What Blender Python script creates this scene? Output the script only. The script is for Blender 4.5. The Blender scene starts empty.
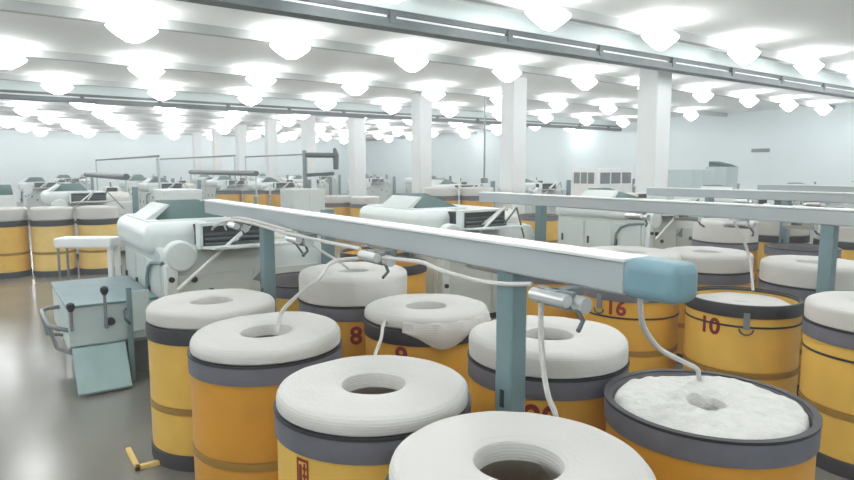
import bpy, math, random
from mathutils import Vector, Matrix, noise as mnoise
random.seed(7)
C = bpy.context.scene.collection
PI = math.pi
H = 2.25                                   # eye height

# ------------------------------------------------------------------ materials
def mat(name, col, rough=.5, metal=0., noise=0., nscale=8., bump=0., bscale=40., spec=.5, emit=None, estr=0., coat=0., dark=None):
    m = bpy.data.materials.new(name); m.use_nodes = True
    nt = m.node_tree; b = nt.nodes['Principled BSDF']
    b.inputs['Base Color'].default_value = (*col, 1)
    b.inputs['Roughness'].default_value = rough
    b.inputs['Metallic'].default_value = metal
    b.inputs['Specular IOR Level'].default_value = spec
    b.inputs['Coat Weight'].default_value = coat
    tc = None
    if noise or bump:
        tc = nt.nodes.new('ShaderNodeTexCoord')
    if noise:
        n = nt.nodes.new('ShaderNodeTexNoise'); n.inputs['Scale'].default_value = nscale; n.inputs['Detail'].default_value = 5
        nt.links.new(tc.outputs['Object'], n.inputs['Vector'])
        r = nt.nodes.new('ShaderNodeValToRGB')
        d = dark or tuple(c * (1 - noise) for c in col)
        r.color_ramp.elements[0].color = (*d, 1); r.color_ramp.elements[0].position = .3
        r.color_ramp.elements[1].color = (*col, 1); r.color_ramp.elements[1].position = .65
        nt.links.new(n.outputs['Fac'], r.inputs['Fac']); nt.links.new(r.outputs['Color'], b.inputs['Base Color'])
    if bump:
        n = nt.nodes.new('ShaderNodeTexNoise'); n.inputs['Scale'].default_value = bscale; n.inputs['Detail'].default_value = 6
        nt.links.new(tc.outputs['Object'], n.inputs['Vector'])
        bp = nt.nodes.new('ShaderNodeBump'); bp.inputs['Strength'].default_value = bump; bp.inputs['Distance'].default_value = .02
        nt.links.new(n.outputs['Fac'], bp.inputs['Height']); nt.links.new(bp.outputs['Normal'], b.inputs['Normal'])
    if emit:
        b.inputs['Emission Color'].default_value = (*emit, 1); b.inputs['Emission Strength'].default_value = estr
    return m

def sliver_mat():
    m = mat('cotton_sliver', (.62, .61, .585), .9, spec=.1)
    nt = m.node_tree; b = nt.nodes['Principled BSDF']
    tc = nt.nodes.new('ShaderNodeTexCoord')
    w = nt.nodes.new('ShaderNodeTexWave'); w.wave_type = 'BANDS'; w.bands_direction = 'Z'
    w.inputs['Scale'].default_value = 26; w.inputs['Distortion'].default_value = 2.5; w.inputs['Detail'].default_value = 3; w.inputs['Detail Scale'].default_value = 2
    n = nt.nodes.new('ShaderNodeTexNoise'); n.inputs['Scale'].default_value = 30; n.inputs['Detail'].default_value = 6
    a = nt.nodes.new('ShaderNodeMath'); a.operation = 'MULTIPLY_ADD'; a.inputs[1].default_value = .5
    bp = nt.nodes.new('ShaderNodeBump'); bp.inputs['Strength'].default_value = .22; bp.inputs['Distance'].default_value = .012
    for s in (w, n): nt.links.new(tc.outputs['Object'], s.inputs['Vector'])
    nt.links.new(w.outputs['Fac'], a.inputs[0]); nt.links.new(n.outputs['Fac'], a.inputs[2])
    nt.links.new(a.outputs[0], bp.inputs['Height']); nt.links.new(bp.outputs['Normal'], b.inputs['Normal'])
    return m

M = dict(
    floor=mat('epoxy_floor', (.235, .225, .20), .2, noise=.22, nscale=.5, spec=.5),
    ceil=mat('ceiling_paint', (.88, .90, .89), .8, noise=.04, nscale=.7),
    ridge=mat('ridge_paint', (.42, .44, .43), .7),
    wall=mat('wall_paint', (.85, .94, .96), .8, noise=.03, nscale=.6),
    column=mat('column_paint', (.80, .83, .83), .7, noise=.03, nscale=2),
    beam=mat('beam_paint', (.60, .68, .67), .45, noise=.05, nscale=2),
    darkmetal=mat('dark_steel', (.09, .11, .115), .5, noise=.3, nscale=5),
    greymetal=mat('grey_rail_steel', (.22, .25, .26), .5, noise=.2, nscale=6),
    darkrail=mat('rail_dark', (.10, .125, .13), .5, noise=.3, nscale=4),
    whitemetal=mat('white_metal', (.85, .86, .85), .45),
    tube=mat('lamp_glow', (1, 1, 1), .4, emit=(.97, .99, 1.0), estr=23),  # emission of the glow-shaped lamp bodies
    shell=mat('machine_shell', (.62, .67, .65), .42, noise=.06, nscale=3),
    shell2=mat('machine_cover', (.72, .78, .77), .38, noise=.05, nscale=3),
    ramp=mat('ramp_teal', (.33, .47, .47), .3, noise=.15, nscale=5),
    cream=mat('cream_panel', (.76, .76, .70), .45, noise=.05, nscale=4),
    teal=mat('teal_window', (.045, .115, .11), .55, noise=.15, nscale=4, spec=.2),
    tealpanel=mat('pale_teal_panel', (.52, .62, .62), .4, noise=.06, nscale=4),
    post=mat('post_steel', (.17, .26, .28), .45, noise=.12, nscale=5),
    rail=mat('rail_shell', (.40, .44, .455), .4, noise=.04, nscale=3),
    cap=mat('blue_cap', (.19, .33, .385), .45, noise=.12, nscale=8),
    black=mat('black_plastic', (.02, .022, .025), .5),
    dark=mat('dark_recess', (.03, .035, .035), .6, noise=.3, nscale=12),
    chrome=mat('roller_steel', (.62, .64, .64), .3, metal=.7),
    yellow=mat('can_yellow', (.80, .50, .10), .4, noise=.1, nscale=5, spec=.4),
    amber=mat('can_amber', (.72, .40, .06), .4, noise=.12, nscale=5, spec=.4),
    orange=mat('can_orange', (.66, .31, .035), .42, noise=.14, nscale=4, spec=.4),
    pale=mat('can_pale_yellow', (.84, .60, .20), .42, noise=.1, nscale=5, spec=.4),
    rib=mat('can_rib', (.36, .20, .035), .5, noise=.2, nscale=6),  # dark brown holds both the groove's shading and its dirt
    rim=mat('can_rim', (.135, .135, .165), .5, noise=.15, nscale=9),
    rimblack=mat('can_rim_black', (.025, .025, .03), .5),
    base=mat('can_base', (.06, .058, .065), .6),
    red=mat('red_paint', (.25, .018, .012), .6),
    sliver=sliver_mat(),
    rough_sliver=mat('rough_sliver', (.70, .70, .665), .95, noise=.1, nscale=14, bump=1., bscale=18, spec=.1),
)

# ------------------------------------------------------------------ mesh builder
class MB:
    def __init__(s): s.v = []; s.f = []; s.fm = []
    def add(s, vs, fs, mi=0):
        o = len(s.v); s.v += [tuple(p) for p in vs]; s.f += [tuple(i + o for i in q) for q in fs]; s.fm += [mi] * len(fs); return s
    def box(s, x0, x1, y0, y1, z0, z1, mi=0):
        return s.add([(x0,y0,z0),(x1,y0,z0),(x1,y1,z0),(x0,y1,z0),(x0,y0,z1),(x1,y0,z1),(x1,y1,z1),(x0,y1,z1)],
                     [(0,3,2,1),(4,5,6,7),(0,1,5,4),(1,2,6,5),(2,3,7,6),(3,0,4,7)], mi)
    def prism(s, prof, a0, a1, axis='x', mi=0):
        """profile polygon extruded along an axis; profile is (y,z) for x, (x,z) for y, (x,y) for z"""
        n = len(prof)
        P = {'x': lambda p, a: (a, p[0], p[1]), 'y': lambda p, a: (p[0], a, p[1]), 'z': lambda p, a: (p[0], p[1], a)}[axis]
        vs = [P(p, a0) for p in prof] + [P(p, a1) for p in prof]
        fs = [tuple(range(n))[::-1], tuple(range(n, 2*n))] + [(i, (i+1) % n, n+(i+1) % n, n+i) for i in range(n)]
        return s.add(vs, fs, mi)
    def tube(s, pts, r, n=8, cap=True, mi=0):
        pts = [Vector(p) for p in pts]; rings = []
        rr = r if isinstance(r, (list, tuple)) else [r] * len(pts)
        up = None
        for i, p in enumerate(pts):
            t = (pts[min(i+1, len(pts)-1)] - pts[max(i-1, 0)]).normalized()
            if up is None:
                up = t.orthogonal().normalized()
            else:
                up = (up - t * up.dot(t)); up = up.normalized() if up.length > 1e-6 else t.orthogonal().normalized()
            w = t.cross(up)
            rings.append([p + (up * math.cos(2*PI*k/n) + w * math.sin(2*PI*k/n)) * rr[i] for k in range(n)])
        vs = [q for rg in rings for q in rg]; fs = []
        for i in range(len(pts)-1):
            for k in range(n):
                fs.append((i*n+k, i*n+(k+1) % n, (i+1)*n+(k+1) % n, (i+1)*n+k))
        if cap:
            fs.append(tuple(range(n))[::-1]); fs.append(tuple(range((len(pts)-1)*n, len(pts)*n)))
        return s.add(vs, fs, mi)
    def lathe(s, prof, n=64, closed=False, mi=0, warp=None):
        vs = []
        for r, z in prof:
            for k in range(n):
                a = 2*PI*k/n; p = Vector((r*math.cos(a), r*math.sin(a), z))
                if warp: p = warp(p, a)
                vs.append(p)
        fs = []; m = len(prof)
        for i in range(m if closed else m-1):
            j = (i+1) % m
            for k in range(n):
                fs.append((i*n+k, i*n+(k+1) % n, j*n+(k+1) % n, j*n+k))
        if not closed:
            if prof[0][0] > 1e-6: fs.append(tuple(range(n))[::-1])
            if prof[-1][0] > 1e-6: fs.append(tuple(range((m-1)*n, m*n)))
        return s.add(vs, fs, mi)
    def build(s, name, m, parent=None, bevel=0, smooth=True, loc=None, seg=2):
        me = bpy.data.meshes.new(name); me.from_pydata(s.v, [], s.f); me.validate()
        import bmesh
        b = bmesh.new(); b.from_mesh(me); bmesh.ops.recalc_face_normals(b, faces=b.faces); b.to_mesh(me); b.free()
        ms = m if isinstance(m, (list, tuple)) else [m]
        for q in ms: me.materials.append(q)
        if len(ms) > 1:
            for p, i in zip(me.polygons, s.fm): p.material_index = i
        if smooth:
            me.shade_smooth(); me.set_sharp_from_angle(angle=math.radians(38))
        o = bpy.data.objects.new(name, me); C.objects.link(o)
        if parent: o.parent = parent
        if loc: o.location = loc
        if bevel:
            bv = o.modifiers.new('bevel', 'BEVEL'); bv.width = bevel; bv.segments = seg; bv.limit_method = 'ANGLE'; bv.angle_limit = math.radians(40)
        return o

def tag(o, label, cat, group=None):
    o['label'] = label; o['category'] = cat
    if group: o['group'] = group
    return o
def thing(name, label, cat, loc=(0,0,0), rz=0, group=None):
    o = bpy.data.objects.new(name, None); C.objects.link(o); o.empty_display_size = .2
    o.location = loc; o.rotation_euler = (0,0,rz)
    return tag(o, label, cat, group)
def struct(o): o['kind'] = 'structure'; return o
KIDS = {}
def dup(root, loc, label, rz=0, group=None, skip=()):
    kids = [c for c in C.objects if c.parent is not None]
    by = {}
    for c in kids: by.setdefault(c.parent.name, []).append(c)
    r = root.copy(); C.objects.link(r); r.location = loc; r.rotation_euler = (0,0,rz); r['label'] = label
    if group: r['group'] = group
    for ch in by.get(root.name, []):
        if ch.name.split('.')[0] in skip: continue
        c = ch.copy(); C.objects.link(c); c.parent = r
        for g in by.get(ch.name, []):
            d = g.copy(); C.objects.link(d); d.parent = c
    return r

# ------------------------------------------------------------------ camera
F = 630.0; PITCH = math.atan(72/F); YAW = math.atan(447/math.hypot(F, 72))
cd = bpy.data.cameras.new('camera'); cam = bpy.data.objects.new('camera', cd); C.objects.link(cam)
cam.location = (0, 0, H); cam.rotation_euler = (PI/2 - PITCH, 0, -YAW)
cd.sensor_width = 36; cd.lens = F/854*36; cd.clip_start = .05; cd.clip_end = 200
bpy.context.scene.camera = cam

# ------------------------------------------------------------------ the hall
XL, XR, YB, YF, HC = -12.0, 28.5, -6.0, 50.0, 4.78
def slab(name, b, m):
    return struct(MB().box(*b).build(name, m, smooth=False))
slab('floor', (XL-.2, XR+.2, YB-.2, YF+.2, -.2, 0), M['floor'])
slab('ceiling', (XL-.2, XR+.2, YB-.2, YF+.2, HC, HC+.2), M['ceil'])
slab('wall_left', (XL-.2, XL, YB, YF, 0, HC), M['wall'])
slab('wall_right', (XR, XR+.2, YB, YF, 0, HC), M['wall'])
slab('wall_back', (XL-.2, XR+.2, YB-.2, YB, 0, HC), M['wall'])
slab('wall_front', (XL-.2, XR+.2, YF, YF+.2, 0, HC), M['wall'])
nt_ = [0]
def trim(b, m, bevel=0):
    nt_[0] += 1
    return struct(MB().box(*b).build('trim_%d' % nt_[0], m, smooth=False, bevel=bevel))
ROWS = [2.27 + 4.54*k for k in range(-1, 11)]
ROWS = [y for y in ROWS if YB < y < YF-1]
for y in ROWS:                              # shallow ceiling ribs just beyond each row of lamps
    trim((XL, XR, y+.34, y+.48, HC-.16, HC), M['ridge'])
for y in (8.0, 22.3):                       # painted downstand beams
    trim((XL, XR, y-.12, y+.12, HC-.28, HC), M['beam'])

# columns
for k in range(9):
    y = 8.85 + 4.6*k
    o = struct(MB().box(-.26, .26, -.26, .26, 0, HC).build('column', M['column'], bevel=.03, loc=(12.5, y, 0)))

# overhead travelling rail under each downstand beam
def overhead_rail(y, label):
    t = thing('overhead_rail', label, 'rail', (8, y, HC-.28))
    MB().box(XL-8, XR-8, -.10, .10, -.075, 0).build('upper_flange', M['darkmetal'], t, smooth=False)
    MB().box(XL-8, XR-8, -.06, .06, -.13, -.075).build('web', M['whitemetal'], t, smooth=False)
    MB().box(XL-8, XR-8, -.13, .13, -.255, -.125).build('lower_flange', M['darkrail'], t, smooth=False)
    m = MB()
    for k in range(18):
        x = XL-8+1.2+k*2.25
        m.box(x-.05, x+.05, -.15, -.06, -.20, -.02)
    m.build('hanger_clips', M['darkmetal'], t, smooth=False)['kind'] = 'stuff'
    return t
overhead_rail(8.0, 'long dark steel rail running under the nearest ceiling beam, across the top')
overhead_rail(22.3, 'second dark steel rail under the ceiling further back, upper left')

# ceiling lamps: each body shaped like the lamp's glow, hung below the ceiling
HL = 'white ceiling lamp with its glow shaped as a tapering body, one of the rows hung below the ceiling'
lamp = thing('ceiling_lamp', HL, 'lamp', (0,0,0), group='glowing lamps in rows on the ceiling')
MB().box(-.24, .24, -.09, .09, -.13, -.10).build('housing', M['whitemetal'], lamp, smooth=False)
for sx in (-1, 1):
    MB().tube([(sx*.18, 0, -.11), (sx*.18, 0, 0)], .014, 6).build('hanger', M['whitemetal'], lamp)
vs = []; nl = 12                            # luminous body, widest above its tip, modelled on the lamp's overexposed glow
rings = ((.13, .07, -.11), (.40, .26, -.28), (.36, .22, -.33), (.24, .13, -.42), (.10, .05, -.50))
for hx, hy, z in rings:
    vs += [(hx*math.cos(2*PI*k/nl), hy*math.sin(2*PI*k/nl), z) for k in range(nl)]
fs = [tuple(range(nl)), tuple(range(4*nl, 5*nl))] + [(nl*i+k, nl*i+(k+1) % nl, nl*i+nl+(k+1) % nl, nl*i+nl+k) for i in range(4) for k in range(nl)]
MB().add(vs, fs).build('glow_body', M['tube'], lamp, smooth=False)
OFF = {0: 1.2, 1: 1.55, 2: 2.16, 3: .57, 4: 1.9, 5: .3, 6: 1.6, 7: .0, 8: 1.3, 9: 2.2, 10: .6, 11: 1.9}
first = True
for i, y in enumerate(ROWS):
    ri = round((y - 2.27)/4.54)
    off = OFF.get(ri, .8)
    k0 = math.ceil((XL+1-off)/2.72)
    for k in range(k0, 30):
        x = off + 2.72*k
        if x > XR-.9: break
        if first:
            lamp.location = (x, y, HC); first = False
        else:
            dup(lamp, (x, y, HC), HL, group='glowing lamps in rows on the ceiling')

# ------------------------------------------------------------------ cans
RB, HR = .485, 1.07
def text_mesh(txt, size, r, ang, z, name, m, parent, bold=.006):
    cu = bpy.data.curves.new('t', 'FONT'); cu.body = txt; cu.size = size; cu.align_x = 'CENTER'; cu.align_y = 'CENTER'; cu.offset = bold; cu.resolution_u = 4
    o = bpy.data.objects.new('t', cu); C.objects.link(o)
    bpy.context.view_layer.update()
    me = bpy.data.meshes.new_from_object(o.evaluated_get(bpy.context.evaluated_depsgraph_get()))
    bpy.data.objects.remove(o); bpy.data.curves.remove(cu)
    vs = []
    for v in me.vertices:
        a = ang + v.co.x/r
        vs.append((r*math.cos(a), r*math.sin(a), z + v.co.y))
    q = MB().add(vs, [tuple(p.vertices) for p in me.polygons]); bpy.data.meshes.remove(me)
    # give the paint a hair of thickness
    n = len(q.v); outer = [(x*1.003, y*1.003, z_) for x, y, z_ in q.v]
    fs = list(q.f); q2 = MB().add(q.v + outer, [tuple(i+n for i in f) for f in fs])
    return q2.build(name, m, parent, smooth=False)

def arc_plate(r0, r1, a0, a1, z0, z1, n=8, mb=None):
    mb = mb or MB()
    vs = []
    for i in range(n+1):
        a = a0 + (a1-a0)*i/n; c, s_ = math.cos(a), math.sin(a)
        vs += [(r0*c, r0*s_, z0), (r1*c, r1*s_, z0), (r1*c, r1*s_, z1), (r0*c, r0*s_, z1)]
    fs = [(0,1,2,3), (4*n, 4*n+3, 4*n+2, 4*n+1)]
    for i in range(n):
        for k in range(4):
            fs.append((4*i+k, 4*i+(k+1) % 4, 4*i+4+(k+1) % 4, 4*i+4+k))
    return mb.add(vs, fs)

can_mesh = {}
def make_can(loc, label, body='yellow', rimcol='rim', scale=1., number=None, nd=0, nz=.87, nsize=.2, strap=None, clip=None, group=None, hr=HR, rb=RB, stencil=None, simple=False, casters=False):
    X, Y = loc
    t = thing('sliver_can', label, 'can', (X, Y, 0), group=group or 'yellow and orange sliver cans')
    face = math.atan2(-Y, -X)
    n = 40 if simple else 72
    key = ('b', body, hr, rb, simple)
    def put(name, key, fn, m, **kw):
        if key in can_mesh:
            o = bpy.data.objects.new(name, can_mesh[key]); C.objects.link(o); o.parent = t
        else:
            o = fn().build(name, m, t, **kw); can_mesh[key] = o.data
        return o
    zg = .42*hr
    prof = [(rb-.03, .115), (rb, .12), (rb, zg-.035), (rb-.013, zg-.02), (rb-.013, zg+.02), (rb, zg+.035), (rb, hr-.115), (rb-.004, hr-.01),
            (rb-.022, hr-.01), (rb-.024, hr-.3), (rb-.03, .2), (0.001, .19), (.001, .115)]
    put('body', key, lambda: MB().lathe(prof, n), M[body])
    rr = [(rb+.001, hr-.11), (rb+.012, hr-.108), (rb+.012, hr-.014), (rb+.004, hr+.004), (rb-.018, hr+.004), (rb-.027, hr-.03)] + ([(rb-.027, hr-.16), (rb-.02, hr-.165)] if rimcol == 'rim' else [(rb-.002, hr-.05)])
    ro = put('rim', ('r', rimcol, hr, rb, simple), lambda: MB().lathe(rr, n, closed=True), M[rimcol])
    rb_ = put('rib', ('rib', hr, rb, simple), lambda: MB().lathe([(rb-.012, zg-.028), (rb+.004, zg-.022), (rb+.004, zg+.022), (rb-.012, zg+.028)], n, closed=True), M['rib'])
    if rimcol == 'rim':
        e = put('rim_edge', ('re', hr, rb, simple), lambda: MB().lathe([(rb+.004, hr-.002), (rb+.015, hr-.002), (rb+.015, hr+.012), (rb-.018, hr+.012), (rb-.018, hr+.004)], n, closed=True), M['rimblack'])
        e['label'] = 'black edge on top of the grey rim band'
    put('base_ring', ('bs', hr, rb), lambda: MB().lathe([(rb-.05, .0), (rb+.006, .0), (rb+.012, .02), (rb+.012, .115), (rb-.05, .118)], n, closed=True), M['base'])
    if strap:
        MB().lathe([(rb-.002, strap), (rb+.006, strap), (rb+.006, strap+.017), (rb-.002, strap+.017)], n, closed=True).build('strap', M['rimblack'], t)
    if number:
        text_mesh(number, nsize, rb+.003, face+math.radians(nd), nz, 'number', M['red'], t)
    if clip is not None:
        a = face + math.radians(clip); c = hr-.11
        p = arc_plate(rb-.002, rb+.022, a-.05, a+.05, c-.09, c+.05).build('clip', M['greymetal'], t)
        pts = [((rb+.02)*math.cos(a+.11*math.cos(th)), (rb+.02)*math.sin(a+.11*math.cos(th)), c-.09+.05*math.sin(th)) for th in [PI + PI*i/10 for i in range(11)]]
        MB().tube(pts, .008, 6).build('pull_ring', M['darkmetal'], p)
    if stencil is not None:
        a = face + math.radians(stencil); r0, r1 = rb-.001, rb+.004
        mb = MB(); w, zt, zb = .075, hr-.13, hr-.27
        for q in ((-1, -.8, zb, zt), (.8, 1, zb, zt), (-.8, .8, zt-.012, zt), (-.6, -.2, zb+.02, zt-.03), (.05, .65, zt-.05, zt-.037), (.05, .65, zt-.085, zt-.072), (.25, .42, zb+.02, zt-.02), (-.8, .8, zb, zb+.01)):
            arc_plate(r0, r1, a+q[0]*w, a+q[1]*w, q[2], q[3], 3, mb)
        mb.build('stencil_mark', M['red'], t)
    return t

def coil_prof(top, r, rh, zi):
    """closed cross-section of a coil of sliver: hole, domed top, rounded shoulder, neck inside the can"""
    p = [(rh, zi), (rh, top-.05), (rh+.012, top-.015), (rh+.04, top)]
    for q in (.25, .5, .75): p.append((rh+.04 + (r-.05-rh-.04)*q, top + .006*math.sin(PI*q)))
    for i in range(7):
        a = PI/2 - PI/2*i/6; p.append((r-.05+.05*math.cos(a), top-.05+.05*math.sin(a)))
    return p
def make_coil(loc, label, top, r=.48, rh=.145, hr=HR, rb=RB, seed=0, tilt=(0,0), rough=False, sunk=False, amp=.006, group=None, over=True, simple=False):
    X, Y = loc
    n = 40 if simple else 96
    p = coil_prof(top, r, rh, hr-.22 if sunk else top-.085)
    if sunk: p += [(r, hr-.3), (rh, hr-.3)]
    else:
        p += [(r, max(hr+.03, top-.08)), (r-.002, hr+.02), (r-.012, hr+.013), (rb-.032, hr+.012), (rb-.032, hr-.06), (rb-.05, hr-.24)]
    if rough:     # more rings over the top for lumps
        q = []
        for a, b in zip(p, p[1:]):
            k = max(1, int(math.hypot(b[0]-a[0], b[1]-a[1])/.03)); q += [(a[0]+(b[0]-a[0])*i/k, a[1]+(b[1]-a[1])*i/k) for i in range(k)]
        p = q + [p[-1]]
    else:
        q = []
        for a, b in zip(p, p[1:]):
            k = max(1, int(math.hypot(b[0]-a[0], b[1]-a[1])/.06)); q += [(a[0]+(b[0]-a[0])*i/k, a[1]+(b[1]-a[1])*i/k) for i in range(k)]
        p = q + [p[-1]]
    def warp(v, a):
        if (v.z < hr + .014 or math.hypot(v.x, v.y) < rh+.002 and v.z < top-.07) and not (sunk and v.z > hr-.15): return v
        s = Vector((v.x*3+seed*5.1, v.y*3, v.z*4))
        d = mnoise.noise(s)*amp + mnoise.noise(s*2.7)*amp*.6
        if rough: d += mnoise.noise(s*5)*.012 + mnoise.noise(s*9)*.006
        rad = math.hypot(v.x, v.y)
        k = 1 + (d*.8/rad if not sunk else 0)
        z = v.z + d + (tilt[0]*v.x + tilt[1]*v.y)*min(1, max(0, (v.z-hr-.02)/.06))
        z = max(z, hr+.0145) if not sunk else z
        return Vector((v.x*k, v.y*k, z))
    o = MB().lathe(p, n, closed=True, warp=warp).build('sliver_coil', M['rough_sliver' if rough else 'sliver'], loc=(X, Y, 0))
    return tag(o, label, 'coil of cotton', group or 'coils of white sliver in the cans')

def can(loc, clabel, olabel=None, coil=None, **kw):
    t = make_can(loc, clabel, **kw)
    if olabel:
        c = dict(coil or {}); c.setdefault('top', HR+.14)
        for k in ('hr', 'rb', 'simple'):
            if k in kw: c.setdefault(k, kw[k])
        return t, make_coil(loc, olabel, **c)
    return t, None

# first creel, left row (near to far)
can((1.54, 1.60), 'yellow sliver can nearest the viewer, cut off by the bottom of the picture',
    'white sliver coil nearest the viewer, with the deepest hole, at bottom centre', dict(top=HR+.13, r=.475, rh=.155, seed=1, amp=.006), body='yellow')
can((1.57, 2.70), 'yellow sliver can with a red stencil mark, left of the nearest can',
    'thick white sliver coil on the can with the red stencil mark', dict(top=HR+.10, r=.488, rh=.15, seed=2), body='yellow', stencil=-42)
can((1.49, 3.97), 'orange sliver can with a grey rim band, second can from the left in front',
    'flat tilted white sliver coil on the orange can, second from the left', dict(top=HR+.115, r=.485, rh=.155, seed=3, tilt=(.04, .01)), body='orange')
L_, _ = can((1.45, 5.04), 'leftmost yellow sliver can of the front group, standing on the open floor',
    'white sliver coil on the leftmost can of the front group', dict(top=HR+.135, r=.49, rh=.15, seed=4), body='yellow', rimcol='rimblack')
# corner bracket of the floor stop beside the leftmost can
m = MB().box(-.06, .30, -.02, .02, 0, .035).box(-.06, -.02, -.02, .38, 0, .035)
tag(m.build('floor_stop', M['pale'], loc=(.86, 4.93, 0), bevel=.005), 'small yellow angle stop on the floor beside the leftmost front can', 'floor stop')
# first creel, right row
can((2.93, 1.70), 'orange sliver can with a wide open rim and lumpy sliver, bottom right',
    'lumpy torn-looking white sliver lying inside the open can at bottom right', dict(top=HR+.005, r=.452, rh=.085, seed=5, rough=True, sunk=True, amp=.03), body='orange')
can((2.85, 2.73), 'amber sliver can numbered 120 behind the grey post',
    'thick white sliver coil right behind the grey post', dict(top=HR+.155, r=.492, rh=.15, seed=6), body='amber', number='120', nd=-8, nz=.85, nsize=.19)
_, CC = can((2.84, 4.04), 'amber sliver can numbered 9 with sliver hanging over its black rim',
    'white sliver coil sagging over the black rim of can number 9', dict(top=HR+.10, r=.492, rh=.15, seed=7), body='amber', rimcol='rimblack', number='9', nd=-22, nz=.87)
can((2.73, 5.045), 'amber sliver can numbered 8 under a tall coil',
    'tall white sliver coil on can number 8', dict(top=HR+.26, r=.492, rh=.13, seed=8), body='amber', number='8', nd=2, nz=.83, nsize=.21, clip=28)
can((2.78, 6.14), 'yellow sliver can half hidden behind can number 8', body='yellow')
# loose fold hanging from the coil of can 9
fc = math.atan2(-4.06, -2.84); n = 30; vs = []; fs = []
for i in range(n+1):
    u = i/n; a = fc + math.radians(-20 + 100*u)
    dz = .13*math.exp(-((u-.35)/.22)**2) + .03
    for j, (rad, z) in enumerate(((.47, HR+.085), (.50, HR+.06), (.515, HR+.0), (.518, HR+.03-dz*.7), (.506, HR+.03-dz), (.502, HR+.02-dz*.7), (.501, HR+.01), (.46, HR+.03))):
        rad += .01*math.sin(9*u*PI)*(.6 if 1 <= j <= 4 else 0)
        vs.append((rad*math.cos(a), rad*math.sin(a), z))
for i in range(n):
    for j in range(8): fs.append((8*i+j, 8*i+(j+1) % 8, 8*i+8+(j+1) % 8, 8*i+8+j))
fs += [tuple(range(8))[::-1], tuple(range(8*n, 8*n+8))]
MB().add(vs, fs).build('loose_fold', M['sliver'], CC)

# second creel
can((5.50, 1.85), 'yellow sliver can with black strap, cut by the right edge of the picture',
    'white sliver coil at the right edge of the picture', dict(top=HR+.17, r=.49, rh=.15, seed=9), body='yellow', strap=.86)
can((5.72, 3.02), 'yellow sliver can numbered 10 with black rim, strap and clip',
    'white sliver lying sunk inside can number 10', dict(top=HR-.05, r=.44, rh=.06, seed=10, sunk=True, amp=.02), body='yellow', rimcol='rimblack', number='10', nd=-31, nz=.85, nsize=.2, strap=.875, clip=5)
can((5.42, 4.05), 'amber sliver can numbered 16 under the blue end of the rail',
    'white sliver coil on can number 16, seen over the rail', dict(top=HR+.33, r=.485, rh=.15, seed=11), body='amber', number='16', nd=-14, nz=.89, nsize=.2, strap=.79, clip=-34)
can((5.45, 5.25), 'amber sliver can hidden behind the grey rail, left of can 16',
    None, body='amber', simple=True)
can((6.95, 2.95), 'yellow sliver can behind the grey post on the right',
    'thick white sliver coil crossed by the grey post on the right', dict(top=HR+.23, r=.49, rh=.15, seed=12), body='yellow')
can((6.95, 4.12), 'amber sliver can behind can number 10, to the right of the blue rail end',
    'white sliver coil right of the blue rail end, behind can number 10', dict(top=HR+.21, r=.492, rh=.15, seed=13), body='amber')
# third creel
can((9.85, 5.55), 'amber sliver can standing in the back row behind the blue rail end',
    'tall white sliver coil in the back row, above the coil beside the blue rail end', dict(top=HR+.34, r=.49, rh=.14, seed=14, simple=True), body='amber', simple=True)
can((9.95, 4.40), 'open amber sliver can without sliver between the right-hand coils', None, body='amber', simple=True)
can((11.6, 5.55), 'yellow sliver can with a black rim in the far back row on the right',
    'white sliver coil over a black rim in the far back row on the right', dict(top=HR+.29, r=.48, rh=.14, seed=15, simple=True), body='yellow', rimcol='rimblack', simple=True)
can((11.6, 4.42), 'yellow sliver can with a black rim beyond the right-hand post',
    'white sliver coil beyond the right-hand post', dict(top=HR+.27, r=.48, rh=.14, seed=16, simple=True), body='yellow', rimcol='rimblack', simple=True)
can((12.75, 7.35), 'orange sliver can peeping out beside the pale machine cabinet on the right', None, body='orange', simple=True)
# spare cans between the first two machines
can((4.15, 6.75), 'amber sliver can under the rail, just behind the tall coil of can 8', None, body='amber', rimcol='rimblack', simple=True)
can((4.55, 7.75), 'yellow sliver can beside the first machine, behind the rail', None, body='yellow', rimcol='rimblack', simple=True)
# left background group
for (x, y, l, b) in ((.36, 15.75, 'leftmost yellow sliver can in the left background', 'yellow'), (1.18, 15.45, 'middle yellow sliver can of three in the left background', 'pale'), (2.02, 15.25, 'right-hand yellow sliver can of three in the left background', 'pale')):
    can((x, y), l, 'white sliver coil on the ' + l.replace(' sliver', ''), dict(top=1.16+.27, r=.40, rh=.11, seed=20+x, simple=True), body=b, hr=1.16, rb=.40, rimcol='rimblack', simple=True)
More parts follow.
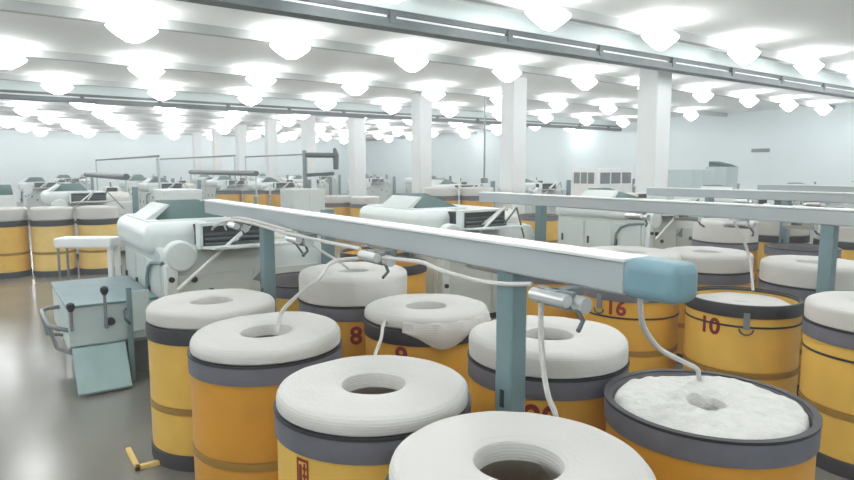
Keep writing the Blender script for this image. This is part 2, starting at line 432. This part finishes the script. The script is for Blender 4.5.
# distant cans
def far(x, y, lab, col, b, **kw):
    can((x, y), lab, col, dict(top=kw.get('hr', HR)+.25, r=.48, rh=.13, simple=True, seed=x) if col else None, body=b, simple=True, **kw)
FU = math.sin(YAW), math.cos(YAW)
def un(px, py, Z):          # where a sight line meets height Z
    a, b = (px-427)/F, (240-py)/F; cp, sp = math.cos(PITCH), math.sin(PITCH); s, c = FU
    d = (s*cp + a*c + b*s*sp, c*cp - a*s + b*c*sp, -sp + b*cp); t = (Z-H)/d[2]
    return t*d[0], t*d[1]
far(11.4, 11.3, 'yellow sliver can behind the second machine, left of its grey post', None, 'yellow')
for (px, py, hr, l, col) in ((229, 191, 1.35, 'tall yellow can leftmost of three far behind the rail', None), (256, 191, 1.35, 'tall yellow can in the middle of three far behind the rail', None),
                        (284, 191, 1.35, 'tall amber can rightmost of three far behind the rail', None),
                        (337, 203, HR, 'left one of two far yellow cans under a pale coil, centre left', 'left one of two far white coils, centre left'),
                        (365, 204, HR, 'right one of two far yellow cans under a pale coil, centre left', 'right one of two far white coils, centre left'),
                        (441, 196, 1.45, 'left one of two far orange cans beyond the teal lid', 'left one of two far white coils beyond the teal lid'),
                        (477, 196, 1.45, 'right one of two far orange cans beyond the teal lid', 'right one of two far white coils beyond the teal lid')):
    x, y = un(px, py, hr)
    far(x, y, l, col, 'amber' if ('amber' in l or 'orange' in l) else 'yellow', hr=hr)

# ------------------------------------------------------------------ creel rails
def creel(x, y0, y1, posts, label, rollers, endcap=True):
    t = thing('creel_rail', label, 'rail', (x, y0, 0), group='creel rails over the cans')
    L = y1 - y0
    MB().box(-.075, .075, .24 if endcap else 0, L, 1.735, 1.875).build('beam', M['rail'], t, bevel=.012)
    MB().box(-.085, .085, .24 if endcap else 0, L, 1.872, 1.888).build('top_strip', M['whitemetal'], t, bevel=.004)
    if endcap:
        MB().box(-.085, .085, 0, .26, 1.73, 1.892).build('end_cap', M['cap'], t, bevel=.045, seg=4)['label'] = 'rounded blue end cap'
    for py in posts:
        q = MB().box(-.055, .055, py-y0-.06, py-y0+.06, .012, 1.74).build('post', M['post'], t, bevel=.012)
        MB().box(-.062, -.052, py-y0-.012, py-y0+.012, 1.03, 1.12).build('slot_plate', M['black'], q)
        MB().box(-.13, .13, py-y0-.13, py-y0+.13, 0, .014).build('foot_plate', M['darkmetal'], q)
    for (ry, side) in rollers:
        k = ry - y0
        b = MB().box(min(side*.06, side*.24), max(side*.06, side*.24), k-.03, k+.03, 1.70, 1.74).box(side*.2-.015, side*.2+.015, k-.10, k+.10, 1.66, 1.74).build('roller_bracket', M['greymetal'], t, bevel=.006)
        MB().tube([(side*.18, k-.15, 1.69), (side*.18, k+.15, 1.69)], .035, 14).build('roller', M['chrome'], b)
        MB().tube([(side*.25, k-.11, 1.71), (side*.25, k+.09, 1.71)], .028, 12).build('press_roller', M['chrome'], b)
        MB().tube([(side*.2, k-.10, 1.69), (side*.2, k-.15, 1.63), (side*.25, k-.17, 1.60)], .01, 8).build('sliver_guide', M['darkmetal'], b)
    return t
R1 = [(1.84, -1), (3.35, -1), (4.5, -1), (5.9, -1), (2.75, 1), (3.9, 1), (5.2, 1)]
creel(2.17, 1.35, 7.45, (2.33, 5.70), 'long pale creel rail with a blue end cap over the front cans', R1)
creel(6.30, 1.20, 7.45, (2.56,), 'pale creel rail over the right-hand cans, carried by a grey post', [(2.0, -1), (3.3, -1), (4.5, -1), (2.9, 1), (4.1, 1)])
creel(10.45, 3.4, 7.45, (4.9,), 'pale creel rail in front of the third machine, right background', [(4.4, -1), (5.5, -1)])
creel(14.55, 3.4, 7.45, (4.9,), 'pale creel rail in front of the fourth machine, far right', [(5.0, -1)])

# ------------------------------------------------------------------ draw frames
def round_box(x0, x1, y0, y1, z0, z1, name, m, t, bev, seg=4):
    return MB().box(x0, x1, y0, y1, z0, z1).build(name, m, t, bevel=bev, seg=seg)

def draw_frame(label, x, y):
    t = thing('draw_frame', label, 'machine', (x, y, 0), group='draw frame machines')
    # main cabinet: sloping shoulder at the feed end
    MB().prism([(0, .09), (0, 1.18), (.10, 1.36), (.45, 1.40), (2.1, 1.40), (2.1, .09)], -.66, 1.22).build('cabinet', M['shell'], t, bevel=.02)
    MB().box(-.62, 1.18, .06, 2.04, 0, .10).build('plinth', M['dark'], t)
    # cabinet doors on the left side
    for (a, b) in ((.07, .68), (.72, 1.36), (1.40, 2.03)):
        d = MB().box(-.675, -.655, a, b, .18, 1.22).build('door', M['shell'], t, bevel=.006)
        MB().box(-.70, -.674, b-.10, b-.06, .78, .92).build('door_handle', M['black'], d, bevel=.006)
    for (a, b) in ((-.60, .26), (.32, 1.16)):
        d = MB().box(a, b, -.018, .004, .18, 1.10).build('front_door', M['shell'], t, bevel=.006)
        MB().tube([((a+b)/2, -.02, .90), ((a+b)/2, -.045, .90)], .035, 12).build('door_knob', M['black'], d)
    # top hood with rounded shoulders, lid window
    round_box(-.76, .02, .30, 2.15, 1.28, 1.64, 'hood', M['shell2'], t, .13, 5)
    MB().prism([(.34, 1.38), (.34, 1.50), (.52, 1.60), (2.1, 1.60), (2.1, 1.38)], .0, 1.18).build('drafting_cover', M['cream'], t, bevel=.03)
    lid = MB().box(-.66, .34, .62, 2.0, 1.61, 1.655).build('lid', M['shell2'], t, bevel=.012)
    # sloping teal window lying on the lid
    MB().add([(-.54, .70, 1.65), (.24, .70, 1.65), (.14, 1.45, 1.84), (-.36, 1.45, 1.84), (-.54, 1.62, 1.65), (.24, 1.62, 1.65), (.14, 1.58, 1.84), (-.36, 1.58, 1.84)],
             [(0,1,2,3), (0,4,5,1), (1,5,6,2), (3,2,6,7), (0,3,7,4), (4,7,6,5)]).build('lid_window', M['teal'], lid, bevel=.004)
    MB().prism([(-.66, 1.65), (-.55, 1.65), (-.37, 1.82), (-.42, 1.82)], .80, 1.58, 'y').build('lid_side', M['shell'], lid, bevel=.004)
    # feed opening: dark box with a rim, fluted rollers inside
    fo = MB().box(-.24, .55, -.02, .36, 1.39, 1.62).build('feed_opening', M['dark'], t, bevel=.01)
    fr = MB().box(-.28, .59, -.05, .10, 1.62, 1.655).box(-.28, -.24, -.05, .10, 1.37, 1.63).build('opening_frame', M['shell2'], fo, bevel=.008)
    for k in range(3):
        MB().tube([(-.22, -.06+.02*k, 1.42+.055*k), (.53, -.06+.02*k, 1.42+.055*k)], .02, 10).build('feed_roller', M['darkmetal'], fo)
    # guide table ribs converging on the opening
    gt = MB().prism([(-.50, 1.44), (-.02, 1.40), (-.02, 1.37), (-.50, 1.41)], -.25, .58).build('guide_table', M['shell2'], t, bevel=.006)
    # round drive cover at the corner with an arm below
    MB().tube([(-.49, -.12, 1.32), (-.49, .05, 1.32)], .16, 28).build('drive_cover', M['shell2'], t, bevel=.02)
    arm = MB().box(-.66, -.53, -.10, -.01, .30, 1.24).build('cover_arm', M['shell2'], t, bevel=.02)
    for z in (1.08, .62): MB().tube([(-.60, -.10, z), (-.60, -.13, z)], .03, 10).build('arm_knob', M['black'], arm)
    MB().tube([(-.35, -.02, 1.05), (-.35, -.06, 1.05)], .034, 10).build('stop_button', M['black'], t)
    MB().add([(.30, -.022, .98), (.46, -.022, 1.12), (.46, -.022, .93), (.30, -.035, .98), (.46, -.035, 1.12), (.46, -.035, .93)],
             [(0,1,2), (3,5,4), (0,3,4,1), (1,4,5,2), (2,5,3,0)]).build('warning_plate', M['greymetal'], t)
    # bent suction hose on the side, grab rail
    MB().tube([(-.70, .62, .80), (-.70, .60, 1.02), (-.70, .50, 1.15), (-.70, .32, 1.22), (-.68, .14, 1.24), (-.66, .02, 1.24)], .022, 10).build('hose', M['post'], t)
    # diagonal guide bars, corner post
    MB().tube([(-.55, -.16, .98), (.25, -.34, 1.70)], .018, 8).tube([(.25, -.34, 1.70), (.10, .02, 1.40)], .018, 8).build('guide_bar', M['whitemetal'], t)
    MB().tube([(.52, -.30, 1.68), (.95, -.02, 1.20)], .014, 8).tube([(.52, -.30, 1.68), (.52, -.02, 1.40)], .014, 8).build('stay_bar', M['greymetal'], t)
    cp = MB().box(1.16, 1.29, -.16, -.03, 0, 1.76).build('corner_post', M['post'], t, bevel=.01)
    # control box on top of the drafting cover
    cb = MB().box(.70, 1.06, 1.20, 1.55, 1.59, 1.73).build('control_box', M['cream'], t, bevel=.015)
    MB().prism([(1.185, 1.61), (1.205, 1.61), (1.205, 1.71), (1.185, 1.71)], .75, 1.01).build('display', M['dark'], cb)
    MB().tube([(.88, 1.40, 1.73), (.88, 1.40, 1.86)], .025, 10).build('signal_lamp', M['greymetal'], cb)
    return t

def can_changer(t):
    """low pale-teal can changer at the delivery end, child parts of the machine"""
    x0, x1, y0, y1 = -1.55, -.70, .10, 1.75
    MB().prism([(y0+.10, .40), (y0, .46), (y0, .86), (y1, .86), (y1, .40)], x0, x1).build('can_changer', M['tealpanel'], t, bevel=.012)
    MB().box(x0-.015, x1, y0-.015, y1+.01, .855, .88).build('changer_top_edge', M['post'], t, bevel=.004)
    MB().box(x0+.15, x1, y0+.30, y1-.05, 0, .41).build('changer_base', M['greymetal'], t)
    MB().prism([(-.16, .02), (-.17, .045), (.10, .44), (.16, .44), (.16, .40)], x0+.02, x1-.34).build('ramp_plate', M['ramp'], t, bevel=.005)
    MB().box(x0+.08, x1-.38, -.10, .20, 0, .03).box(x0+.08, x0+.12, -.05, .25, .02, .10).box(x1-.42, x1-.38, -.05, .25, .02, .12).build('ramp_base', M['greymetal'], t)
    MB().tube([(x0+.02, .14, .62), (x0-.10, .16, .66), (x0-.16, .26, .68), (x0-.18, .85, .72), (x0-.12, .95, .72), (x0+.02, .96, .72)], .022, 10).tube(
        [(x0-.165, .30, .68), (x0-.10, .22, .44), (x0+.06, .16, .36), (x0+.14, .30, .30)], .02, 8).tube([(x0-.18, .75, .71), (x0-.14, .75, .48), (x0+.02, .75, .44)], .018, 8).build('bumper_rail', M['greymetal'], t)
    for (px, py, z0, z1) in ((x0+.02, .02, .64, .86), (-1.22, .04, .62, .99)):
        p = MB().tube([(px, py, z0), (px, py, z1)], .016, 8).tube([(px, py, z0+.03), (px, y0+.01, z0+.03)], .014, 8).build('lever', M['greymetal'], t)
        MB().tube([(px, py, z1-.02), (px, py, z1+.02), (px, py, z1+.055), (px, py, z1+.07)], [.022, .04, .036, .012], 12).build('lever_knob', M['black'], p)
    MB().tube([(-1.17, y0+.02, .68), (-1.17, y0-.05, .68)], .04, 12).build('release_button', M['black'], t)
    MB().box(-1.02, -.97, .02, .07, .02, 1.02).build('side_post', M['post'], t, bevel=.006)
    MB().box(-.97, -.80, .03, .06, .55, .98).build('notice_plate', M['tealpanel'], t, bevel=.006)
    MB().tube([(-1.02, .045, .80), (-1.06, -.04, .80), (-1.06, -.07, .72), (-1.0, .03, .64)], .014, 8).build('side_hook', M['darkmetal'], t)

m1 = draw_frame('pale grey draw frame machine with a teal window lid, nearest machine at left', 2.17, 7.0)
labs = ['second draw frame from the left in the front row, teal lid behind the rail', 'third draw frame in the front row, pale cabinet doors behind the rail, right of centre',
        'fourth draw frame in the front row, behind the right-hand coils', 'fifth draw frame in the front row, far right', 'last draw frame in the front row, by the right wall']
for k, l in enumerate(labs): dup(m1, (2.17+4.12*(k+1)-(.5 if k == 0 else 0), 7.0, 0), l, skip=('control_box',) if k == 0 else ())
for k in range(6):
    dup(m1, (2.05+4.12*k, 25.2 if k == 2 else 27.0 if k == 1 else 18.0, 0), ('first', 'second', 'third', 'fourth', 'fifth', 'sixth')[k] + ' draw frame from the left in the middle row, behind the front machines')
for k in range(-1, 5):
    dup(m1, (6.2+4.12*k, 31.5, 0), ('leftmost', 'second', 'second', 'third', 'fourth', 'fifth', 'sixth')[k+1] + ' draw frame from the left in the far back row')
for k in range(6):
    dup(m1, (4.2+4.12*k, 42.5, 0), ('first', 'second', 'third', 'fourth', 'fifth', 'sixth')[k] + ' draw frame from the left along the far end wall')
can_changer(m1)

# white side table beside the first machine
t = thing('side_table', 'white flat table with thick top and white leg beside the nearest machine', 'table', (1.03, 9.30, 0), -YAW*.92)
MB().box(-.30, .43, -.14, .16, 1.22, 1.35).build('table_top', M['whitemetal'], t, bevel=.02)
MB().box(.36, .42, -.12, -.05, 0, 1.23).build('leg', M['whitemetal'], t, bevel=.01)
MB().box(.36, .42, .08, .14, 0, 1.23).build('leg', M['whitemetal'], t, bevel=.01)
MB().tube([(-.26, -.10, 0), (-.26, -.10, 1.23)], .016, 8).build('leg', M['greymetal'], t)
MB().tube([(-.26, .12, 0), (-.26, .12, 1.23)], .016, 8).build('leg', M['greymetal'], t)

# ------------------------------------------------------------------ background equipment
def cabinet(loc, size, label, m='shell2', doors=2, top=None, panes=0):
    w, d, h = size
    t = thing('cabinet', label, 'cabinet', (loc[0], loc[1], 0))
    MB().box(-w/2, w/2, -d/2, d/2, .06, h).build('carcass', M[m], t, bevel=.015)
    MB().box(-w/2+.03, w/2-.03, -d/2+.03, d/2-.03, 0, .07).build('plinth', M['dark'], t)
    for k in range(doors):
        a = -w/2+.03 + k*(w-.06)/doors
        q = MB().box(a+.01, a+(w-.06)/doors-.01, -d/2-.015, -d/2+.005, .14, h-.06).build('door', M[m], t, bevel=.005)
        MB().box(a+.05, a+.08, -d/2-.03, -d/2-.012, h*.5, h*.5+.15).build('door_handle', M['black'], q)
    for k in range(panes):
        a = w*(.9*k/panes - .45)
        MB().box(a+.03, a+.9*w/panes-.03, -d/2-.02, -d/2-.004, h-.42, h-.12).build('window_pane', M['greymetal'], t, bevel=.004)
        MB().box(-d/2*0-w/2-.02, -w/2-.004, -d/2+.1+k*.25, -d/2+.3+k*.25, h-.42, h-.12).build('window_pane', M['greymetal'], t, bevel=.004)
    if top:
        MB().prism([(-d/2, h), (d/2-.1, h), (d/2-.1, h+.22), (-d/2+.25, h+.10)], -w/2+.05, w/2-.05).build('sloping_lid', M[top], t, bevel=.01)
    return t
cabinet((.05, 18.4), (1.2, 1.2, 1.62), 'pale cabinet with a dark teal sloping lid, left edge of the background', 'shell2', 2, 'teal')
cabinet((4.02, 16.6), (.95, .9, 1.72), 'white cabinet behind the nearest machine, left background', 'shell2', 1)
cabinet((8.15, 18.3), (1.05, 1.0, 1.60), 'white cabinet with black knob right of the far yellow cans', 'shell', 2)
cabinet((14.15, 11.6), (1.5, .9, 2.25), 'wide white cabinet left of the nearest white column', 'whitemetal', 3, None, 3)
cabinet((20.6, 13.0), (1.3, 1.0, 2.2), 'tall grey cabinet above the right-hand machines', 'tealpanel', 2)
cabinet((24.9, 14.3), (.9, .9, 2.3), 'tall pale cabinet by the right wall', 'tealpanel', 1, 'teal')

def portal(name, cat, loc, label, w, h, y1, r=.03):
    """two uprights carrying a long suction pipe along the machines"""
    t = thing(name, label, cat, loc)
    MB().tube([(0, 0, h), (0, y1, h)], r, 10).build('pipe', M['darkmetal'], t)
    MB().tube([(0, .05, 0), (0, .05, h)], .035, 8).build('upright', M['tealpanel'], t)
    MB().tube([(0, y1-.05, 0), (0, y1-.05, h)], .035, 8).build('upright', M['tealpanel'], t)
    return t
portal('suction_pipe', 'pipe', (3.62, 21.0, 0), 'thick dark pipe on uprights in the left background', .2, 1.98, 9, .10)
portal('pipe_rail', 'rail', (4.55, 20.9, 0), 'thin dark rail on uprights high above the left background machines', .2, 2.62, 13, .035)
portal('pipe_rail', 'rail', (8.5, 25.6, 0), 'thin dark rail between the white columns, left of centre', .2, 2.75, 14, .035)
portal('pipe_rail', 'rail', (.25, 20.4, 0), 'thin dark rail on uprights at the left edge of the background', .2, 2.62, 10, .035)
portal('pipe_rail', 'rail', (11.85, 26.0, 0), 'thin dark rail on uprights in the centre background', .2, 2.85, 8, .035)
portal('suction_pipe', 'pipe', (8.35, 22.8, 0), 'thick dark pipe between the white columns, left of centre', .2, 2.05, 9, .10)

# drop pipes from the ceiling
for (x, y, l) in ((9.1, 12.5, 'thin grey drop pipe hanging from the ceiling left of the second column'), (12.3, 10.9, 'thin grey drop pipe hanging from the ceiling left of the nearest column')):
    pass
def drop_pipe(px, z, l):
    lat = (px-427)/F*z; s, c = FU
    x, y = s*z + c*lat, c*z - s*lat
    t = thing('drop_pipe', l, 'pipe', (x, y, HC))
    MB().tube([(0,0,-2.9), (0,0,0)], .03, 8).build('pipe', M['greymetal'], t)
    MB().box(-.09, .09, -.09, .09, -3.05, -2.88).build('outlet_box', M['greymetal'], t, bevel=.01)
    MB().lathe([(.001, -.02), (.07, -.02), (.07, 0), (.001, 0)], 16).build('ceiling_flange', M['greymetal'], t)
drop_pipe(484, 22, 'thin grey drop pipe hanging from the ceiling left of the second column')
drop_pipe(635, 21, 'thin grey drop pipe hanging from the ceiling left of the nearest column')

# distant robot arm-like lifter, dark tool head between columns
t = thing('lifting_arm', 'dark jointed lifting arm between the white columns, left of centre', 'machine arm', (9.2, 20.4, 0))
MB().box(-.25, .25, -.25, .25, 0, .12).build('base_plate', M['greymetal'], t)
MB().tube([(0,0,.1), (0,0,2.85)], .07, 10).build('mast', M['greymetal'], t)
MB().tube([(0,0,2.70), (1.15,0,2.70)], .09, 10).tube([(0,0,2.0), (1.1,0,2.05)], .06, 10).build('boom', M['darkmetal'], t)
MB().tube([(1.15,0,2.95), (1.2,0,2.7), (1.2,0,2.2)], [.05, .11, .09], 10).build('tool_head', M['darkmetal'], t)

# wall sign / loudspeaker on the right wall
tag(MB().box(-.06, 0, -.4, .4, 0, .16).build('wall_plate', M['greymetal'], loc=(XR, 14.6, 2.95), bevel=.01), 'small grey plate high on the right wall', 'wall plate')

# ------------------------------------------------------------------ sliver strands
def strand(pts, r, label, n=26):
    P = [Vector(p) for p in pts]; out = []
    ext = [P[0]*2-P[1]] + P + [P[-1]*2-P[-2]]
    for i in range(1, len(ext)-2):
        for k in range(n//2):
            u = k/(n//2); a, b, c, d = ext[i-1:i+3]
            out.append(.5*((2*b) + (c-a)*u + (2*a-5*b+4*c-d)*u*u + (3*b-a-3*c+d)*u**3))
    out.append(P[-1])
    return tag(MB().tube(out, r, 8).build('sliver_strand', M['sliver']), label, 'sliver strand', 'strands of white sliver')
def sight(*q): return [(*un(px, py, z), z) for px, py, z in q]
strand(sight((541, 303, 1.67), (541, 330, 1.556), (543, 365, 1.405), (548, 395, 1.277), (556, 417, 1.175)) + [(1.92, 1.81, 1.145)], .012, 'white sliver strand hanging from the rail down behind the nearest coil')
strand(sight((640, 296, 1.74), (641, 314, 1.64), (645, 330, 1.54), (660, 349, 1.40), (684, 362, 1.23), (697, 369, 1.15), (699, 380, 1.07)), .013, 'white sliver strand swinging from the blue rail end into the lumpy can')
strand([(1.96, 3.24, 1.71)] + sight((420, 262, 1.73), (440, 270, 1.72), (475, 280, 1.68), (505, 284, 1.68), (532, 284, 1.70)), .012, 'white sliver strand sagging along the front of the rail')
strand([(1.95, 3.42, 1.69)] + sight((333, 262, 1.66), (318, 279, 1.58), (296, 297, 1.44), (282, 312, 1.32), (277, 332, 1.20)), .013, 'white sliver strand rising from the orange can to the rail')
strand([(2.30, 5.25, 1.70), (2.42, 5.2, 1.55), (2.62, 5.1, 1.40), (2.70, 5.08, 1.335)], .012, 'white sliver strand rising from the tall coil of can 8')
strand(sight((387, 317, 1.145), (383, 326, 1.11), (381, 339, 1.06), (376, 352, 1.02), (372, 366, 1.03)), .012, 'short white sliver strand dropping over the black rim of can number 9')
strand([(1.86, 3.35, 1.76), (1.90, 4.5, 1.75), (1.93, 5.9, 1.76), (2.02, 6.9, 1.60), (2.10, 7.02, 1.52)], .012, 'outer white sliver strand running along the rail into the nearest machine')
strand([(1.92, 4.5, 1.77), (1.97, 5.9, 1.78), (2.14, 6.85, 1.64), (2.22, 7.02, 1.52)], .012, 'inner white sliver strand running along the rail into the nearest machine')
strand([(2.47, 4.0, 1.75), (2.45, 5.2, 1.75), (2.42, 6.8, 1.64), (2.36, 7.02, 1.52)], .012, 'white sliver strand running along the far side of the rail')
strand([(6.0, 3.3, 1.74), (6.15, 3.25, 1.5), (6.18, 3.2, 1.3), (6.10, 3.12, 1.06)], .014, 'thin white sliver strand rising from can number 10')
strand([(6.03, 2.0, 1.72), (5.95, 2.02, 1.55), (5.85, 2.0, 1.38), (5.8, 1.98, 1.25)], .014, 'thin white sliver strand beside the grey post on the right')

# ------------------------------------------------------------------ light and colour management
w = bpy.data.worlds.new('world'); bpy.context.scene.world = w; w.use_nodes = True
w.node_tree.nodes['Background'].inputs[0].default_value = (.8, .9, 1, 1); w.node_tree.nodes['Background'].inputs[1].default_value = .3
# thin haze volume added to soften and wash out the far background
v = w.node_tree.nodes.new('ShaderNodeVolumeScatter'); v.inputs['Density'].default_value = .010; v.inputs['Color'].default_value = (.95, .98, 1, 1)
w.node_tree.links.new(v.outputs[0], w.node_tree.nodes['World Output'].inputs['Volume'])
sc = bpy.context.scene
sc.view_settings.view_transform = 'Standard'; sc.view_settings.look = 'None'; sc.view_settings.gamma = 1; sc.view_settings.exposure = .1
sc.cycles.max_bounces = 8; sc.cycles.diffuse_bounces = 5; sc.cycles.glossy_bounces = 3
sc.cycles.use_denoising = True
